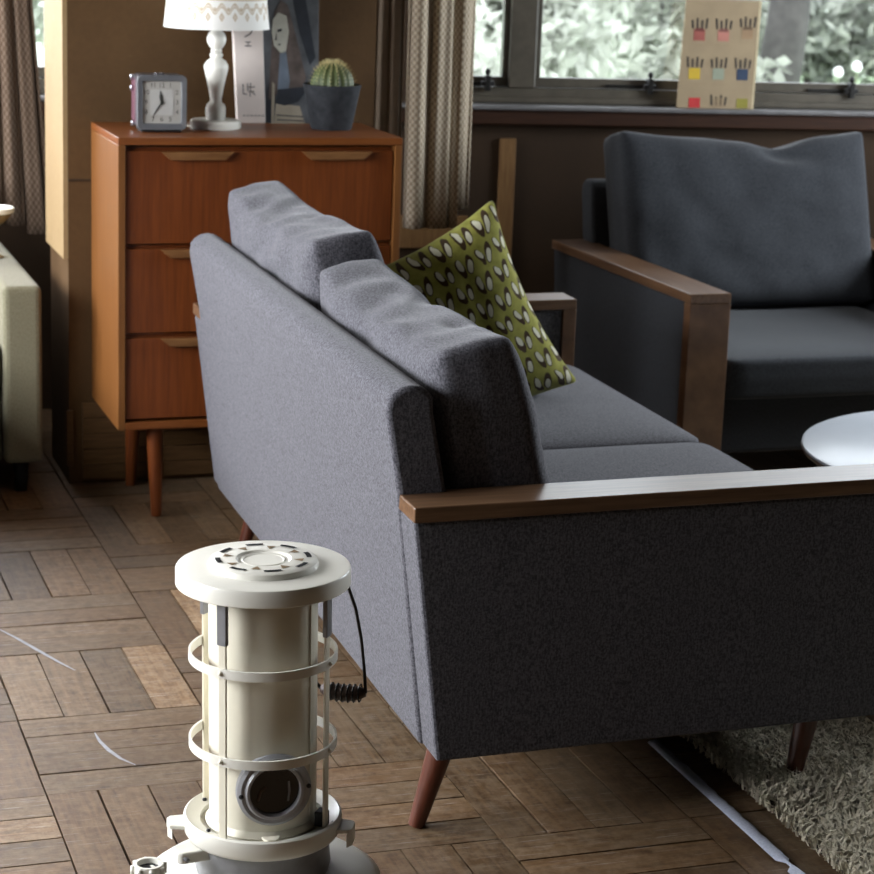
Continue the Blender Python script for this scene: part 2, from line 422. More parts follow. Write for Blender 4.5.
obj('batten', box(-1.158, -1.108, -.012, 0, .30, .838), M_batten, t, bevel=.002)
obj('low_rail', box(-1.62, -1.25, -.014, 0, .50, .60), M_batten, t, bevel=.002)

# ------------------------------------------------------------------ grey sofa and charcoal armchair
_obj = obj
def seat_furniture(root, W, arm, D, ncush, fab, seed, seat_z=.43, legx=.15, kx=0., ky=0., drop=(0, 0), bh=.445, dn_=.008, tp_=.30, tilt=10.5, bx=.212):
    zb, zt = .14, .58
    SK = Matrix(((1, kx, 0, 0), (ky, 1, 0, 0), (0, 0, 1, 0), (0, 0, 0, 1)))   # built a touch out of square
    def obj(name, bm, *a, **k): return _obj(name, xform(bm, SK), *a, **k)
    inner0, inner1 = arm, W-arm
    for y0, outer in ((0, True), (W-arm, False)):
        a = empty('arm', (0, 0, 0), parent=root)
        obj('panel', prism([(.055, zb), (D-.036, zb), (D-.036, zt-.026), (.002, zt-.026)], y0+.006, y0+arm-.006), fab, a, bevel=.006, seg=2)
        obj('top_rail', box(0, D, y0, y0+arm, zt-.026, zt), M_walnut_x, a, bevel=.0025)
        obj('front_post', box(D-.036, D, y0, y0+arm, .10, zt-.026), M_walnut, a, bevel=.0025)
    # back slab
    prof = [(.048, zb), (-.004, .586), (-.027, .715)]
    for k in range(1, 8):
        t_ = PI-PI*k/8; prof.append((.0125+.0405*math.cos(t_)+.004*(k/8), .724+.036*math.sin(t_)))
    prof += [(.054, .715), (.080, .586), (.165, .28), (.165, zb)]
    obj('back_slab', prism(prof, inner0-.018, inner1+.018), fab, root, bevel=.009, seg=3, smooth=True, auto=35)
    obj('seat_base', box(.166, D-.05, inner0+.001, inner1-.001, zb, .30), fab, root, bevel=.012)
    wc = (inner1-inner0)/ncush
    for k in range(ncush):
        y = inner0+wc*(k+.5)
        bm = cushion(wc-.004, .88*D-.03, .135, edge=.80, n=12, m=12, wrinkle=.0015, seed=seed+k, p=6)
        # lay flat: height -> +x, thickness -> z
        xform(bm, T((.135, y, seat_z-.063)) @ Matrix(((0, 0, 1, 0), (0, 1, 0, 0), (1, 0, 0, 0), (0, 0, 0, 1))))
        obj('seat_cushion', bm, fab, root, sub=1)
        def crush(a, b, s, x, y_, z, k=k):
            # a soft dent near one upper corner and pulled-in folds near the top
            top = max(0, b)
            fold = .012*math.sin(a*9+seed+k*2+3*b)*top**2*max(0, 1-abs(a))
            dent = -dn_*math.exp(-((a-.25)**2/.06+(b-.95)**2/.05))
            if s > 0: x -= dn_*math.exp(-((b-(1.0-.55*(a-.05)))**2/.012))*math.exp(-(a-.30)**2/.05)
            slump = -drop[k]*(.92+.08*(1-a)/2)*(b+1)/2
            if s > 0: x *= 1-tp_*top**2+1.15*tp_*max(0, -b)**1.5
            else: x += .015*math.sin(16*b+6*a+seed)*math.exp(-((a+.15)/.30)**2)*math.exp(-((b-.72)/.28)**2)
            return x + s*fold*.5, y_, z+dent+slump
        bm = cushion(wc-.022, bh, .205, edge=.74, n=28, m=22, sag=.3*dn_+.006, ears=.010, wrinkle=.005, seed=seed*3+k, p=5, crush=crush, topw=.014 if tp_ > .2 else .004)
        xform(bm, T((bx, y, seat_z+.007)) @ R(-tilt, 'Y'))
        obj('back_cushion', bm, fab, root, sub=1)
    for (x, y, sx, sy) in ((.075, .075, -.030, 0), (D-legx, .075, -.012, 0), (.14, W-.10, -.030, 0), (D-legx, W-.075, -.012, 0)):
        obj('leg', tube([(x+.012, y, zb+.004), (x+sx, y, .0)], .02, 16, rads=[.0235, .0145]), M_legwood, root, smooth=True, auto=40)
    return root
sofa = empty('sofa', (1.045, 3.12, 0)); tag(sofa, 'grey two-seat sofa with wooden armrests, seen from behind', 'sofa')
seat_furniture(sofa, 1.83, .10, .955, 2, M_sofa, 1, .43, .18, .022, .022, (.068, .012))
chair = empty('armchair', (2.347, 5.825, 0), -PI/2); tag(chair, 'charcoal armchair with wooden arms below the right window', 'armchair')
seat_furniture(chair, 1.02, .115, .925, 1, M_chair, 4, .412, .15, 0, .016, (0, 0), .488, .030, .10, 16, .255)

# ------------------------------------------------------------------ chest of drawers
DX0, DX1, DY0, DY1, DZ0, DZ1 = .937, 1.650, 5.118, 5.497, .233, .952
ch = empty('chest_of_drawers', (DX0, DY0, 0)); tag(ch, 'teak chest of drawers on tapered legs against the brown wall', 'chest')
w, d = DX1-DX0, DY1-DY0; th = .018
obj('top_panel', box(0, w, 0, d, DZ1-th, DZ1), M_teak_top, ch, bevel=.0015)
obj('side_panel', box(0, th, 0, d, DZ0, DZ1-th), M_teak_side, ch, bevel=.0015)
obj('side_panel', box(w-th, w, 0, d, DZ0, DZ1-th), M_teak_side, ch, bevel=.0015)
obj('bottom_panel', box(th, w-th, 0, d, DZ0, DZ0+th), M_teak_top, ch, bevel=.0015)
obj('back_panel', box(th, w-th, d-.008, d, DZ0+th, DZ1-th), M_teak, ch)
lines = [DZ1-th-.006, .690, .470, DZ0+th+.003]
for k in range(3):
    zt, zb = lines[k], lines[k+1]+.004
    dr = obj('drawer', box(th+.003, w-th-.003, .010, .34, zb, zt-.009), M_teak, ch, bevel=.0015)
    obj('upper_lip', box(th+.003, w-th-.003, .026, .33, zt-.009, zt), M_teak, dr)
    for c in (.195, .545):
        zc = zt-.010
        bm = bmesh.new()
        top = [(-.090, 0), (.090, 0), (.066, -.020), (-.066, -.020)]
        prism([(c+x, zc+z) for x, z in top], -.006, .012, bm)
        obj('pull', bm, M_pull, dr, bevel=.002)
for (x, y, ox, oy) in ((.10, .05, .004, -.012), (w-.10, .05, .004, -.012), (.10, d-.05, -.004, .012), (w-.10, d-.05, .004, .012)):
    obj('leg', tube([(x, y, DZ0), (x+ox, y+oy, 0)], .02, 18, rads=[.0215, .0135]), M_teak, ch, smooth=True, auto=40)
obj('leg_rail', box(.06, w-.06, .04, .07, DZ0-.012, DZ0), M_teak, ch)

# ------------------------------------------------------------------ on the chest: clock, lamp, book, cactus
ZT = DZ1
clk = empty('alarm_clock', (1.066, 5.230, ZT), math.radians(-3)); tag(clk, 'square grey alarm clock standing on the chest beside the lamp', 'clock')
M_clockbody = paint('clock_case', (.095, .085, .095), .35, .1, 30, metal=.3)
M_bezel = paint('clock_bezel', (.16, .165, .175), .4, .08, 30, metal=.35)
M_maroon = paint('clock_back_shell', (.13, .05, .07), .4, .1, 30)
M_dial = paint('clock_dial', (.42, .40, .36), .5, .05, 30)
M_dial2 = paint('clock_dial_centre', (.50, .49, .46), .5, .05, 30)
def rrect(hw, hh, r, seg=5, cz=0):
    pts = []
    for cx, cy, a0 in ((hw-r, hh-r, 0), (-hw+r, hh-r, 90), (-hw+r, -hh+r, 180), (hw-r, -hh+r, 270)):
        for k in range(seg+1):
            a = math.radians(a0+90*k/seg); pts.append((cx+r*math.cos(a), cz+cy+r*math.sin(a)))
    return pts
cz = .0735
obj('case', prism(rrect(.058, .064, .010, cz=cz), .012, .10), M_clockbody, clk, bevel=.002)
obj('rear_shell', prism(rrect(.0595, .058, .012, cz=cz), .055, .118), M_maroon, clk, bevel=.003)
bm = bmesh.new(); o1 = rrect(.0605, .0665, .013, cz=cz); i1 = rrect(.0475, .0515, .006, cz=cz); n = len(o1)
O0 = [bm.verts.new((x, 0, z)) for x, z in o1]; O1 = [bm.verts.new((x, .016, z)) for x, z in o1]
I0 = [bm.verts.new((x, 0.002, z)) for x, z in i1]; I1 = [bm.verts.new((x, .016, z)) for x, z in i1]
for k in range(n):
    q = (k+1) % n
    for a, b in ((O0, I0), (O0, O1), (I0, I1), (O1, I1)): bm.faces.new((a[k], a[q], b[q], b[k]))
obj('bezel', bm, M_bezel, clk, bevel=.0015)
dial = obj('dial', prism(rrect(.0478, .0518, .006, cz=cz), .008, .013), M_dial, clk)
obj('dial_centre', prism(rrect(.029, .031, .004, cz=cz), .0072, .0085), M_dial2, dial)
M_ink = paint('dial_ink', (.035, .035, .03), .6, .05, 20)
def text_bm(s, size):
    cu = bpy.data.curves.new('t', 'FONT'); cu.body = s; cu.size = size; cu.align_x = 'CENTER'; cu.align_y = 'CENTER'; cu.extrude = 0
    o = bpy.data.objects.new('t', cu); COL.objects.link(o)
    dg = bpy.context.evaluated_depsgraph_get(); me = bpy.data.meshes.new_from_object(o.evaluated_get(dg))
    bm = bmesh.new(); bm.from_mesh(me); bpy.data.objects.remove(o); bpy.data.curves.remove(cu); bpy.data.meshes.remove(me)
    return bm
NUMPOS = {12: (0, .041), 1: (.021, .041), 2: (.038, .024), 3: (.038, 0), 4: (.038, -.024), 5: (.021, -.041), 6: (0, -.041), 7: (-.021, -.041), 8: (-.038, -.024), 9: (-.038, 0), 10: (-.038, .024), 11: (-.021, .041)}
for k, (x, z) in NUMPOS.items():
    bm = text_bm(str(k), .0155); xform(bm, T((x, .0076, cz+z)) @ R(90, 'X'))
    obj('numeral', bm, M_ink, dial)
def hand(ang, ln, wd, y):
    bm = prism([(-wd, -.006), (wd, -.006), (wd*1.6, ln*.45), (.0005, ln), (-wd*1.6, ln*.45)], y, y+.0008)
    return xform(bm, T((0, 0, cz)) @ Matrix.Rotation(math.radians(ang), 4, 'Y'))
obj('hour_hand', hand(-9, .030, .0026, .0055), M_ink, clk)
obj('minute_hand', hand(214, .042, .0012, .0048), M_ink, clk)
obj('hand_hub', xform(lathe([(.004, 0), (.004, .002)], 16), T((0, .0062, cz)) @ R(90, 'X')), M_ink, clk)
obj('base_foot', box(-.050, .050, .014, .10, 0, .010), M_black, clk, bevel=.002)
M_chrome = paint('chrome', (.55, .55, .60), .2, .03, 20, metal=.9)
obj('alarm_button', box(-.012, .012, .04, .06, cz+.064, cz+.069), M_chrome, clk, bevel=.002)
obj('side_knob', xform(lathe([(.006, 0), (.008, .003), (.008, .008), (.004, .010)], 16), T((-.058, .085, cz+.055)) @ R(-90, 'Y')), M_chrome, clk, smooth=True, auto=40)
obj('side_knob', xform(lathe([(.006, 0), (.008, .003), (.008, .008), (.004, .010)], 16), T((-.058, .085, cz+.028)) @ R(-90, 'Y')), M_chrome, clk, smooth=True, auto=40)
obj('side_knob', xform(lathe([(.006, 0), (.008, .003), (.008, .008), (.004, .010)], 16), T((-.056, .075, cz-.058)) @ R(-90, 'Y')), M_chrome, clk, smooth=True, auto=40)

lamp = empty('table_lamp', (1.226, 5.345, ZT)); tag(lamp, 'ivory turned table lamp with patterned white shade on the chest', 'lamp')
obj('base', lathe([(.0, 0), (.061, 0), (.064, .004), (.064, .018), (.060, .022), (.0, .022)], 48, cap=False), M_lampwhite, lamp, smooth=True, auto=40)
sq = []
obj('stem', lathe([(.024, .022), (.025, .030), (.0255, .050), (.0225, .060), (.0155, .066), (.0145, .072), (.019, .100), (.0265, .132), (.0305, .150), (.0300, .158), (.0235, .168), (.0130, .176), (.0165, .180), (.0165, .185), (.0115, .189), (.0150, .193), (.0115, .197), (.0175, .203), (.0235, .214), (.0245, .224), (.0200, .236), (.0125, .243), (.0120, .285), (.0, .286)], 40, cap=False), M_lampwhite, lamp, smooth=True, auto=50)
def shade_mat():
    m = MB('pierced_lampshade'); tc = m.n('ShaderNodeTexCoord'); sp = m.n('ShaderNodeSeparateXYZ'); m.l(tc.outputs['Object'], sp.inputs[0])
    ang = m.math('MULTIPLY', m.math('ARCTAN2', sp.outputs[0], sp.outputs[1]), 12/PI*.5*2)
    fu = m.math('SUBTRACT', m.math('FRACT', ang), .5); afu = m.math('ABSOLUTE', fu)
    z = m.math('SUBTRACT', sp.outputs[2], .282)
    def lt(a, b): return m.math('LESS_THAN', a, b)
    def OR(a, b): return m.math('MAXIMUM', a, b)
    def AND(a, b): return m.math('MULTIPLY', a, b)
    d1 = m.math('ADD', m.math('MULTIPLY', afu, 1.0), m.math('MULTIPLY', m.math('ABSOLUTE', z), 17))
    diamond = AND(lt(d1, .20), lt(.07, m.math('ABSOLUTE', m.math('SUBTRACT', d1, .0))))
    dots = lt(d1, .04)
    # scallop band above the diamonds
    arch = m.math('SUBTRACT', m.math('ADD', m.math('MULTIPLY', m.math('COSINE', m.math('MULTIPLY', fu, 2*PI)), .008), .016), z)
    sc1 = lt(m.math('ABSOLUTE', arch), .0022); sc2 = lt(m.math('ABSOLUTE', m.math('ADD', arch, .007)), .0028)
    f2 = m.math('SUBTRACT', .5, afu)
    d2 = m.math('ADD', f2, m.math('MULTIPLY', m.math('ABSOLUTE', m.math('SUBTRACT', z, .018)), 20)); s2 = lt(d2, .14)
    band = lt(m.math('ABSOLUTE', m.math('SUBTRACT', z, .042)), .003)
    msk = OR(OR(OR(diamond, dots), OR(sc1, sc2)), OR(s2, band))
    msk = AND(msk, lt(z, .10))
    m.color(m.mix(msk, (.86, .84, .79), (.58, .48, .35))); m.rough(.8, .2)
    m.b.inputs['Transmission Weight'].default_value = 0
    return m.m
bm = loop_lathe([(.1315, .250), (.130, .250), (.112, .44), (.1135, .44)], 64)
obj('shade', bm, shade_mat(), lamp, smooth=True, auto=40)
bm = tube([(0, .129, .256), (0, .0, .256), (0, -.129, .256)], .0015, 6); tube([(.129, 0, .256), (-.129, 0, .256)], .0015, 6, bm)
obj('shade_spider', bm, M_chrome, lamp)
bulb = obj('bulb', lathe([(.0, .285), (.013, .285), (.013, .300), (.024, .322), (.028, .340), (.022, .358), (.0, .368)], 24, cap=False), M_white_enamel, lamp, smooth=True)
cord = obj('power_cord', tube([(-.060, .01, .004), (-.075, .03, .003), (-.09, .07, .003), (-.085, .12, .003)], .0025, 8), M_lampwhite, lamp, smooth=True)

bk = empty('art_book', (1.388, 5.470, ZT), math.radians(0)); tag(bk, 'large upright book with pale spine and dark painted portrait cover', 'book')
M_paper = paint('book_spine_paper', (.76, .67, .61), .7, .06, 12)
M_pages = paint('book_pages', (.52, .48, .40), .8, .08, 60)
M_cov = paint('cover_slate', (.085, .090, .098), .55, .45, 18)
M_covnight = paint('cover_dark', (.018, .022, .030), .55, .3, 25)
M_covhair = paint('cover_brown_grey', (.095, .072, .062), .55, .5, 22)
M_covface = paint('cover_pale', (.46, .45, .38), .55, .12, 20)
M_covblue = paint('cover_blue_grey', (.13, .16, .20), .55, .3, 20)
M_covtan = paint('cover_tan', (.33, .29, .22), .55, .15, 20)
Hb = .345
# spine faces the camera on the left; cover turned a little to the right of it
obj('spine', prism([(-.075, 0), (-.001, 0), (-.016, Hb), (-.096, Hb)], -.002, .022), M_paper, bk, bevel=.002)
cov = obj('front_cover', prism([(.0, 0), (.142, 0), (.135, Hb), (-.015, Hb)], .0, .005), M_cov, bk, bevel=.001)
obj('page_block', prism([(.003, .004), (.138, .004), (.131, Hb-.004), (-.012, Hb-.004)], .0055, .022), M_pages, bk)
def flat(name, poly, mat, par, y=-.0004):
    return obj(name, prism(poly, y, y+.0006), mat, par)
def blob(cx, cz_, rx, rz, n=18, rot=0):
    return [(cx+rx*math.cos(t)*math.cos(rot)-rz*math.sin(t)*math.sin(rot), cz_+rx*math.cos(t)*math.sin(rot)+rz*math.sin(t)*math.cos(rot)) for t in [2*PI*k/n for k in range(n)]]
flat('printed_shape', [(.060, .345), (.095, .345), (.13, .17), (.115, .15), (.085, .235)], M_covnight, cov)
flat('printed_shape', [(.000, .0), (.020, .0), (.022, .085), (.012, .12), (.002, .09)], M_covnight, cov)
flat('printed_shape', [(.006, .06), (.012, .20), (.018, .285), (.034, .315), (.052, .305), (.078, .22), (.105, .12), (.098, .085), (.04, .08)], M_covhair, cov, -.0006)
flat('printed_shape', [(.014, .266), (.028, .284), (.050, .276), (.057, .236), (.050, .184), (.040, .177), (.018, .200), (.012, .232)], M_covface, cov, -.001)
flat('printed_shape', [(.034, .180), (.050, .188), (.062, .110), (.058, .085), (.030, .088)], M_covblue, cov, -.001)
flat('printed_shape', [(.024, .052), (.050, .046), (.085, .056), (.108, .085), (.100, .095), (.030, .088)], M_covnight, cov, -.0012)
flat('printed_shape', [(.022, .0), (.105, .0), (.090, .045), (.026, .052)], M_covtan, cov, -.001)
flat('printed_shape', [(.014, .0), (.0215, .0), (.022, .100), (.015, .108)], M_covtan, cov, -.001)
for q in ([(.026, .240), (.038, .244), (.038, .237), (.027, .234)], [(.022, .222), (.0235, .236), (.0255, .214), (.020, .213)], [(.026, .203), (.036, .205), (.034, .200)]): flat('printed_line', q, M_covnight, cov, -.0014)
for q in ([(.028, .020), (.100, .016), (.100, .019), (.028, .023)], [(.030, .008), (.102, .005), (.102, .008), (.030, .011)]): flat('printed_line', q, M_covnight, cov, -.0014)
M_spink = paint('spine_ink', (.12, .10, .09), .7, .1, 20)
def stroke(pts, wd, par, name='printed_character', y=-.0032):
    bm = bmesh.new(); L = []
    for k, (x, z) in enumerate(pts):
        a = Vector(pts[min(k+1, len(pts)-1)])-Vector(pts[max(k-1, 0)]); dd = Vector((-a.y, a.x)).normalized()*wd
        L.append((bm.verts.new((x-dd.x, y, z-dd.y)), bm.verts.new((x+dd.x, y, z+dd.y))))
    for k in range(len(L)-1): bm.faces.new((L[k][0], L[k][1], L[k+1][1], L[k+1][0]))
    return obj(name, bm, M_spink, par)
sx, sz = -.050, .238
stroke([(sx-.016, sz+.012), (sx+.014, sz+.014), (sx+.012, sz+.002), (sx+.003, sz-.010), (sx-.010, sz-.017)], .0018, bk)
stroke([(sx-.008, sz-.030), (sx+.006, sz-.030)], .0014, bk); stroke([(sx-.001, sz-.030), (sx-.001, sz-.040)], .0014, bk); stroke([(sx-.010, sz-.040), (sx+.008, sz-.040)], .0014, bk)
sx, sz = -.045, .087
for q in ([(sx-.018, sz+.014), (sx-.017, sz-.012)], [(sx-.017, sz-.011), (sx-.007, sz-.012)], [(sx-.006, sz+.016), (sx-.005, sz-.004)], [(sx+.002, sz+.017), (sx+.001, sz-.018)], [(sx-.004, sz+.006), (sx+.014, sz+.007)], [(sx+.004, sz-.004), (sx+.015, sz-.014)], [(sx-.003, sz-.006), (sx+.012, sz-.005)]): stroke(q, .0013, bk)
for k in range(6): stroke([(-.062+.010*k, .020), (-.056+.010*k, .0205)], .0012, bk, 'printed_mark')

pot = empty('cactus_pot', (1.526, 5.335, ZT)); tag(pot, 'charcoal clay pot with a round spiny cactus on the chest', 'plant')
obj('pot', lathe([(.0, 0), (.050, 0), (.053, .004), (.073, .106), (.075, .112), (.0725, .114), (.068, .112), (.064, .085), (.0, .085)], 40, cap=False), M_pot, pot, smooth=True, auto=50)
obj('soil', lathe([(.0, .097), (.03, .096), (.066, .092), (.066, .085)], 28, cap=False), paint('dry_soil', (.05, .04, .03), .95, .4, 120), pot, smooth=True)
bm = bmesh.new(); nr = 18; rings = []
for j in range(15):
    th_ = PI*(.02+.80*j/14); ring = []
    for k in range(nr*4):
        a = 2*PI*k/(nr*4); rr = .0545*math.sin(th_)*(1-.07*(k % 4 == 0)+.03*(k % 4 == 2))
        ring.append(bm.verts.new((rr*math.cos(a), rr*math.sin(a), .112+.056*math.cos(th_))))
    rings.append(ring)
for j in range(14):
    for k in range(nr*4): bm.faces.new((rings[j][k], rings[j][(k+1) % (nr*4)], rings[j+1][(k+1) % (nr*4)], rings[j+1][k]))
bm.faces.new(rings[0])
obj('cactus', bm, paint('cactus_green', (.075, .095, .030), .6, .3, 40), pot, smooth=True)
bm = bmesh.new()
for j in range(1, 12):
    th_ = PI*(.04+.56*j/11)
    for k in range(nr):
        a = 2*PI*(k+.5)/nr; nrm = Vector((math.sin(th_)*math.cos(a), math.sin(th_)*math.sin(a), math.cos(th_)))
        base = Vector((0, 0, .112)) + Vector((nrm.x*.0550, nrm.y*.0550, nrm.z*.0565))
        for q in range(7):
            dr = (nrm+Vector((random.uniform(-.8, .8), random.uniform(-.8, .8), random.uniform(-.3, .9)))*.6).normalized()*.013
            s_ = dr.cross(Vector((0, 0, 1))).normalized()*.0006
            bm.faces.new((bm.verts.new(base-s_), bm.verts.new(base+s_), bm.verts.new(base+dr)))
o = obj('spines', bm, paint('cactus_spine', (.62, .52, .24), .7, .15, 30), pot); tag(o, kind='stuff')

# ------------------------------------------------------------------ paraffin heater
HX, HY = .738, 2.85
ht = empty('paraffin_heater', (HX, HY, 0)); tag(ht, 'cream cylindrical paraffin heater with guard rails, standing on the parquet', 'heater')
fr = Vector((-HX, -HY, 0)).normalized(); rg = Vector((-fr.y, fr.x, 0))
if rg.dot(rt) < 0: rg = -rg
def pol(a, r, z): 
    a = math.radians(a); return fr*math.cos(a)*r + rg*math.sin(a)*r + Vector((0, 0, z))
obj('top_plate', lathe([(.0, .5885), (.1205, .5885), (.1238, .5876), (.1252, .5850), (.1255, .5640), (.1245, .5630), (.1225, .5635), (.1215, .580), (.0, .580)], 72, cap=False), M_white_enamel, ht, smooth=True, auto=35)
grl = obj('top_grille', lathe([(.0, .5955), (.036, .5955), (.040, .5985), (.072, .5985), (.077, .5960), (.079, .5905), (.079, .5880)], 64, cap=False), M_white_enamel, ht, smooth=True, auto=35)
for k in range(8):
    a = 12+45*k; bm = bmesh.new()
    P_ = [pol(a+da, r, .5994) for r in (.0615, .0690) for da in (-11, -5, 0, 5, 11)]
    V = [bm.verts.new(p) for p in P_]
    for i in range(4): bm.faces.new((V[i], V[i+1], V[i+6], V[i+5]))
    bmesh.ops.solidify(bm, geom=bm.faces, thickness=.001)
    obj('slot', bm, M_black, grl)
    bm = bmesh.new(); a += 22
    V = [bm.verts.new(p) for p in (pol(a-7, .058, .5992), pol(a+7, .058, .5992), pol(a, .043, .5992))]
    bm.faces.new(V); bmesh.ops.solidify(bm, geom=bm.faces, thickness=.001); obj('tab_hole', bm, M_rust, grl)
for k in (2,): obj('emboss_ring', loop_lathe([(.010+.009*k, .5955), (.012+.009*k, .5968), (.014+.009*k, .5955)], 32), M_white_enamel, grl, smooth=True)
obj('chimney', lathe([(.0775, .205), (.0785, .215), (.0785, .580)], 72, cap=False), M_cream_metal, ht, smooth=True)
obj('chimney_foot', lathe([(.0, .196), (.082, .196), (.084, .203), (.0785, .212)], 64, cap=False), M_cream_metal, ht, smooth=True, auto=40)
obj('seam_strip', xform(box(-.006, .006, -.0015, .0015, .22, .578), T(pol(62, .0785, 0)) @ Matrix.Rotation(math.atan2(pol(62, 1, 0).y, pol(62, 1, 0).x)+PI/2, 4, 'Z')), M_cream_metal, ht, bevel=.001)
for z in (.450, .318):
    obj('guard_ring', loop_lathe([(.1040, z), (.1075, z), (.1075, z+.0135), (.1040, z+.0135)], 72), M_white_enamel, ht, smooth=True, auto=35)
for a in (-33, 62, 150, -124):
    ang = math.atan2(pol(a, 1, 0).y, pol(a, 1, 0).x)
    Mx = Matrix.Rotation(ang, 4, 'Z')
    pst = obj('guard_post', xform(box(.1005, .1045, -.0062, .0062, .205, .518), Mx), M_cream_metal, ht, bevel=.001)
    obj('clip', xform(box(.099, .1065, -.0080, .0080, .497, .570), Mx), M_grey_metal, pst, bevel=.0015)
    for z in (.457, .325): obj('rivet', xform(lathe([(.0, .004), (.003, .003), (.0036, 0)], 10, cap=False), Mx @ T((.1075, 0, z)) @ R(90, 'Y')), M_cream_metal, pst, smooth=True)
# viewing window on the chimney, facing a little to the right
wa = 12; W0 = pol(wa, .0800, .277)
nz = Vector(pol(wa, 1, 0)); nx = Vector((0, 0, 1)).cross(nz).normalized()
Mw = Matrix((nx, Vector((0, 0, 1)), nz)).transposed().to_4x4(); Mw.translation = W0
M_ringgrey = paint('window_ring_grey', (.40, .40, .41), .45, .08, 30, metal=.1)
vw = obj('viewing_window', xform(loop_lathe([(.054, -.010), (.054, .0015), (.049, .006), (.044, .0055), (.041, .010), (.0375, .010), (.036, .004), (.036, -.010)], 56), Mw), M_ringgrey, ht, smooth=True, auto=30)
obj('window_mica', xform(lathe([(.0, .001), (.0365, .001), (.0365, -.001), (.0, -.001)], 40, cap=False), Mw), paint('smoked_mica', (.012, .011, .012), .12, .5, 45, .6), vw)
for s in (-1, 1): obj('screw', xform(lathe([(.0, .003), (.0032, .0022), (.0036, 0)], 10, cap=False), Mw @ T((s*.049, .004*s, .0055))), M_dark_metal, vw, smooth=True)
bm = tube([(.020, -.018, .0015), (.022, -.004, .0015), (.021, .012, .0015)], .0016, 6); xform(bm, Mw); obj('burner_glint', bm, M_grey_metal, vw)
bm = tube([(-.024, -.014, .0015), (-.020, .0, .0015), (-.012, .006, .0015)], .0024, 6); xform(bm, Mw); obj('burner_edge', bm, paint('warm_burner', (.12, .075, .05), .5), vw)
# lower dish, collar, tank
obj('dish_ring', lathe([(.092, .204), (.104, .2075), (.1125, .212), (.1155, .210), (.1165, .204), (.1150, .188), (.1105, .181), (.0985, .176), (.092, .180), (.092, .204)], 72, cap=False), M_white_enamel, ht, smooth=True, auto=40)
obj('dish_floor', lathe([(.0, .196), (.094, .196), (.094, .188), (.0, .188)], 56, cap=False), M_cream_metal, ht)
obj('collar', lathe([(.096, .120), (.100, .135), (.098, .160), (.103, .178)], 64, cap=False), M_grey_metal, ht, smooth=True)
obj('tank', lathe([(.0, .020), (.168, .020), (.178, .028), (.181, .045), (.181, .085), (.176, .104), (.160, .116), (.110, .124), (.0, .124)], 72, cap=False), M_white_enamel, ht, smooth=True, auto=50)
obj('base_tray', lathe([(.0, .004), (.192, .004), (.198, .010), (.200, .018), (.194, .020), (.0, .020)], 64, cap=False), M_cream_metal, ht, smooth=True, auto=50)
for k in range(3): obj('foot', lathe([(.0, 0), (.013, 0), (.013, .006), (.0, .006)], 14, loc=pol(30+120*k, .165, 0), cap=False), M_dark_metal, ht)
def lug(a, r0, r1, hw, z0, z1):
    ang = math.atan2(pol(a, 1, 0).y, pol(a, 1, 0).x); bm = bmesh.new()
    prism([(r0, -hw*1.35), (r1-.004, -hw), (r1, -hw*.6), (r1, hw*.6), (r1-.004, hw), (r0, hw*1.35)], z0, z1, bm, axis='z')
    return xform(bm, Matrix.Rotation(ang, 4, 'Z'))
lg = obj('lug', lug(-88, .100, .140, .018, .193, .199), M_white_enamel, ht, bevel=.0015)
obj('lug_lip', lug(-88, .132, .139, .017, .178, .194), M_white_enamel, lg, bevel=.0012)
lg = obj('lug', lug(78, .100, .136, .018, .193, .199), M_white_enamel, ht, bevel=.0015)
obj('lug_lip', lug(78, .129, .136, .017, .172, .194), M_white_enamel, lg, bevel=.0012)
lg = obj('hinge_block', lug(-62, .095, .142, .016, .162, .180), M_white_enamel, ht, bevel=.003)
obj('hinge_pin', tube([pol(-68, .135, .171), pol(-52, .135, .171)], .0035, 10), M_grey_metal, lg, smooth=True)
bl = obj('burner_latch', lug(66, .086, .104, .008, .205, .228), M_dark_metal, ht, bevel=.002)
for a_, r_ in ((-52, .098), (-120, .100), (70, .1095)): obj('screw', lathe([(.0, .004), (.003, .003), (.0035, 0)], 10, loc=pol(a_, r_, .2065), cap=False), M_dark_metal, ht, smooth=True)
obj('front_tab', lug(8, .086, .100, .010, .205, .209), M_cream_metal, ht, bevel=.001)
# filler cap on a short stalk at the left
fc = empty('filler', (0, 0, 0), parent=ht); fp = Vector((.5585-HX, 2.80-HY, 0))
obj('stalk', tube([fp+Vector((.045, .012, .108)), fp+Vector((.025, .008, .13)), fp+Vector((.012, .002, .150)), fp+Vector((0, 0, .158))], .012, 14), M_white_enamel, fc, smooth=True)
obj('cap_ring', loop_lathe([(.021, .155), (.0225, .165), (.021, .173), (.0165, .173), (.0165, .160)], 36, loc=fp), M_white_enamel, fc, smooth=True, auto=40)
obj('gauge_glass', lathe([(.0, .165), (.0165, .165), (.0165, .158), (.0, .158)], 28, loc=fp, cap=False), paint('gauge_glass', (.05, .055, .06), .1, .4, 80), fc)
for k in range(8):
    a = 2*PI*k/8; obj('cap_notch', lathe([(.0, .156), (.004, .156), (.004, .171), (.0, .172)], 10, loc=fp+Vector((.0225*math.cos(a), .0225*math.sin(a), 0)), cap=False), M_white_enamel, fc, smooth=True)
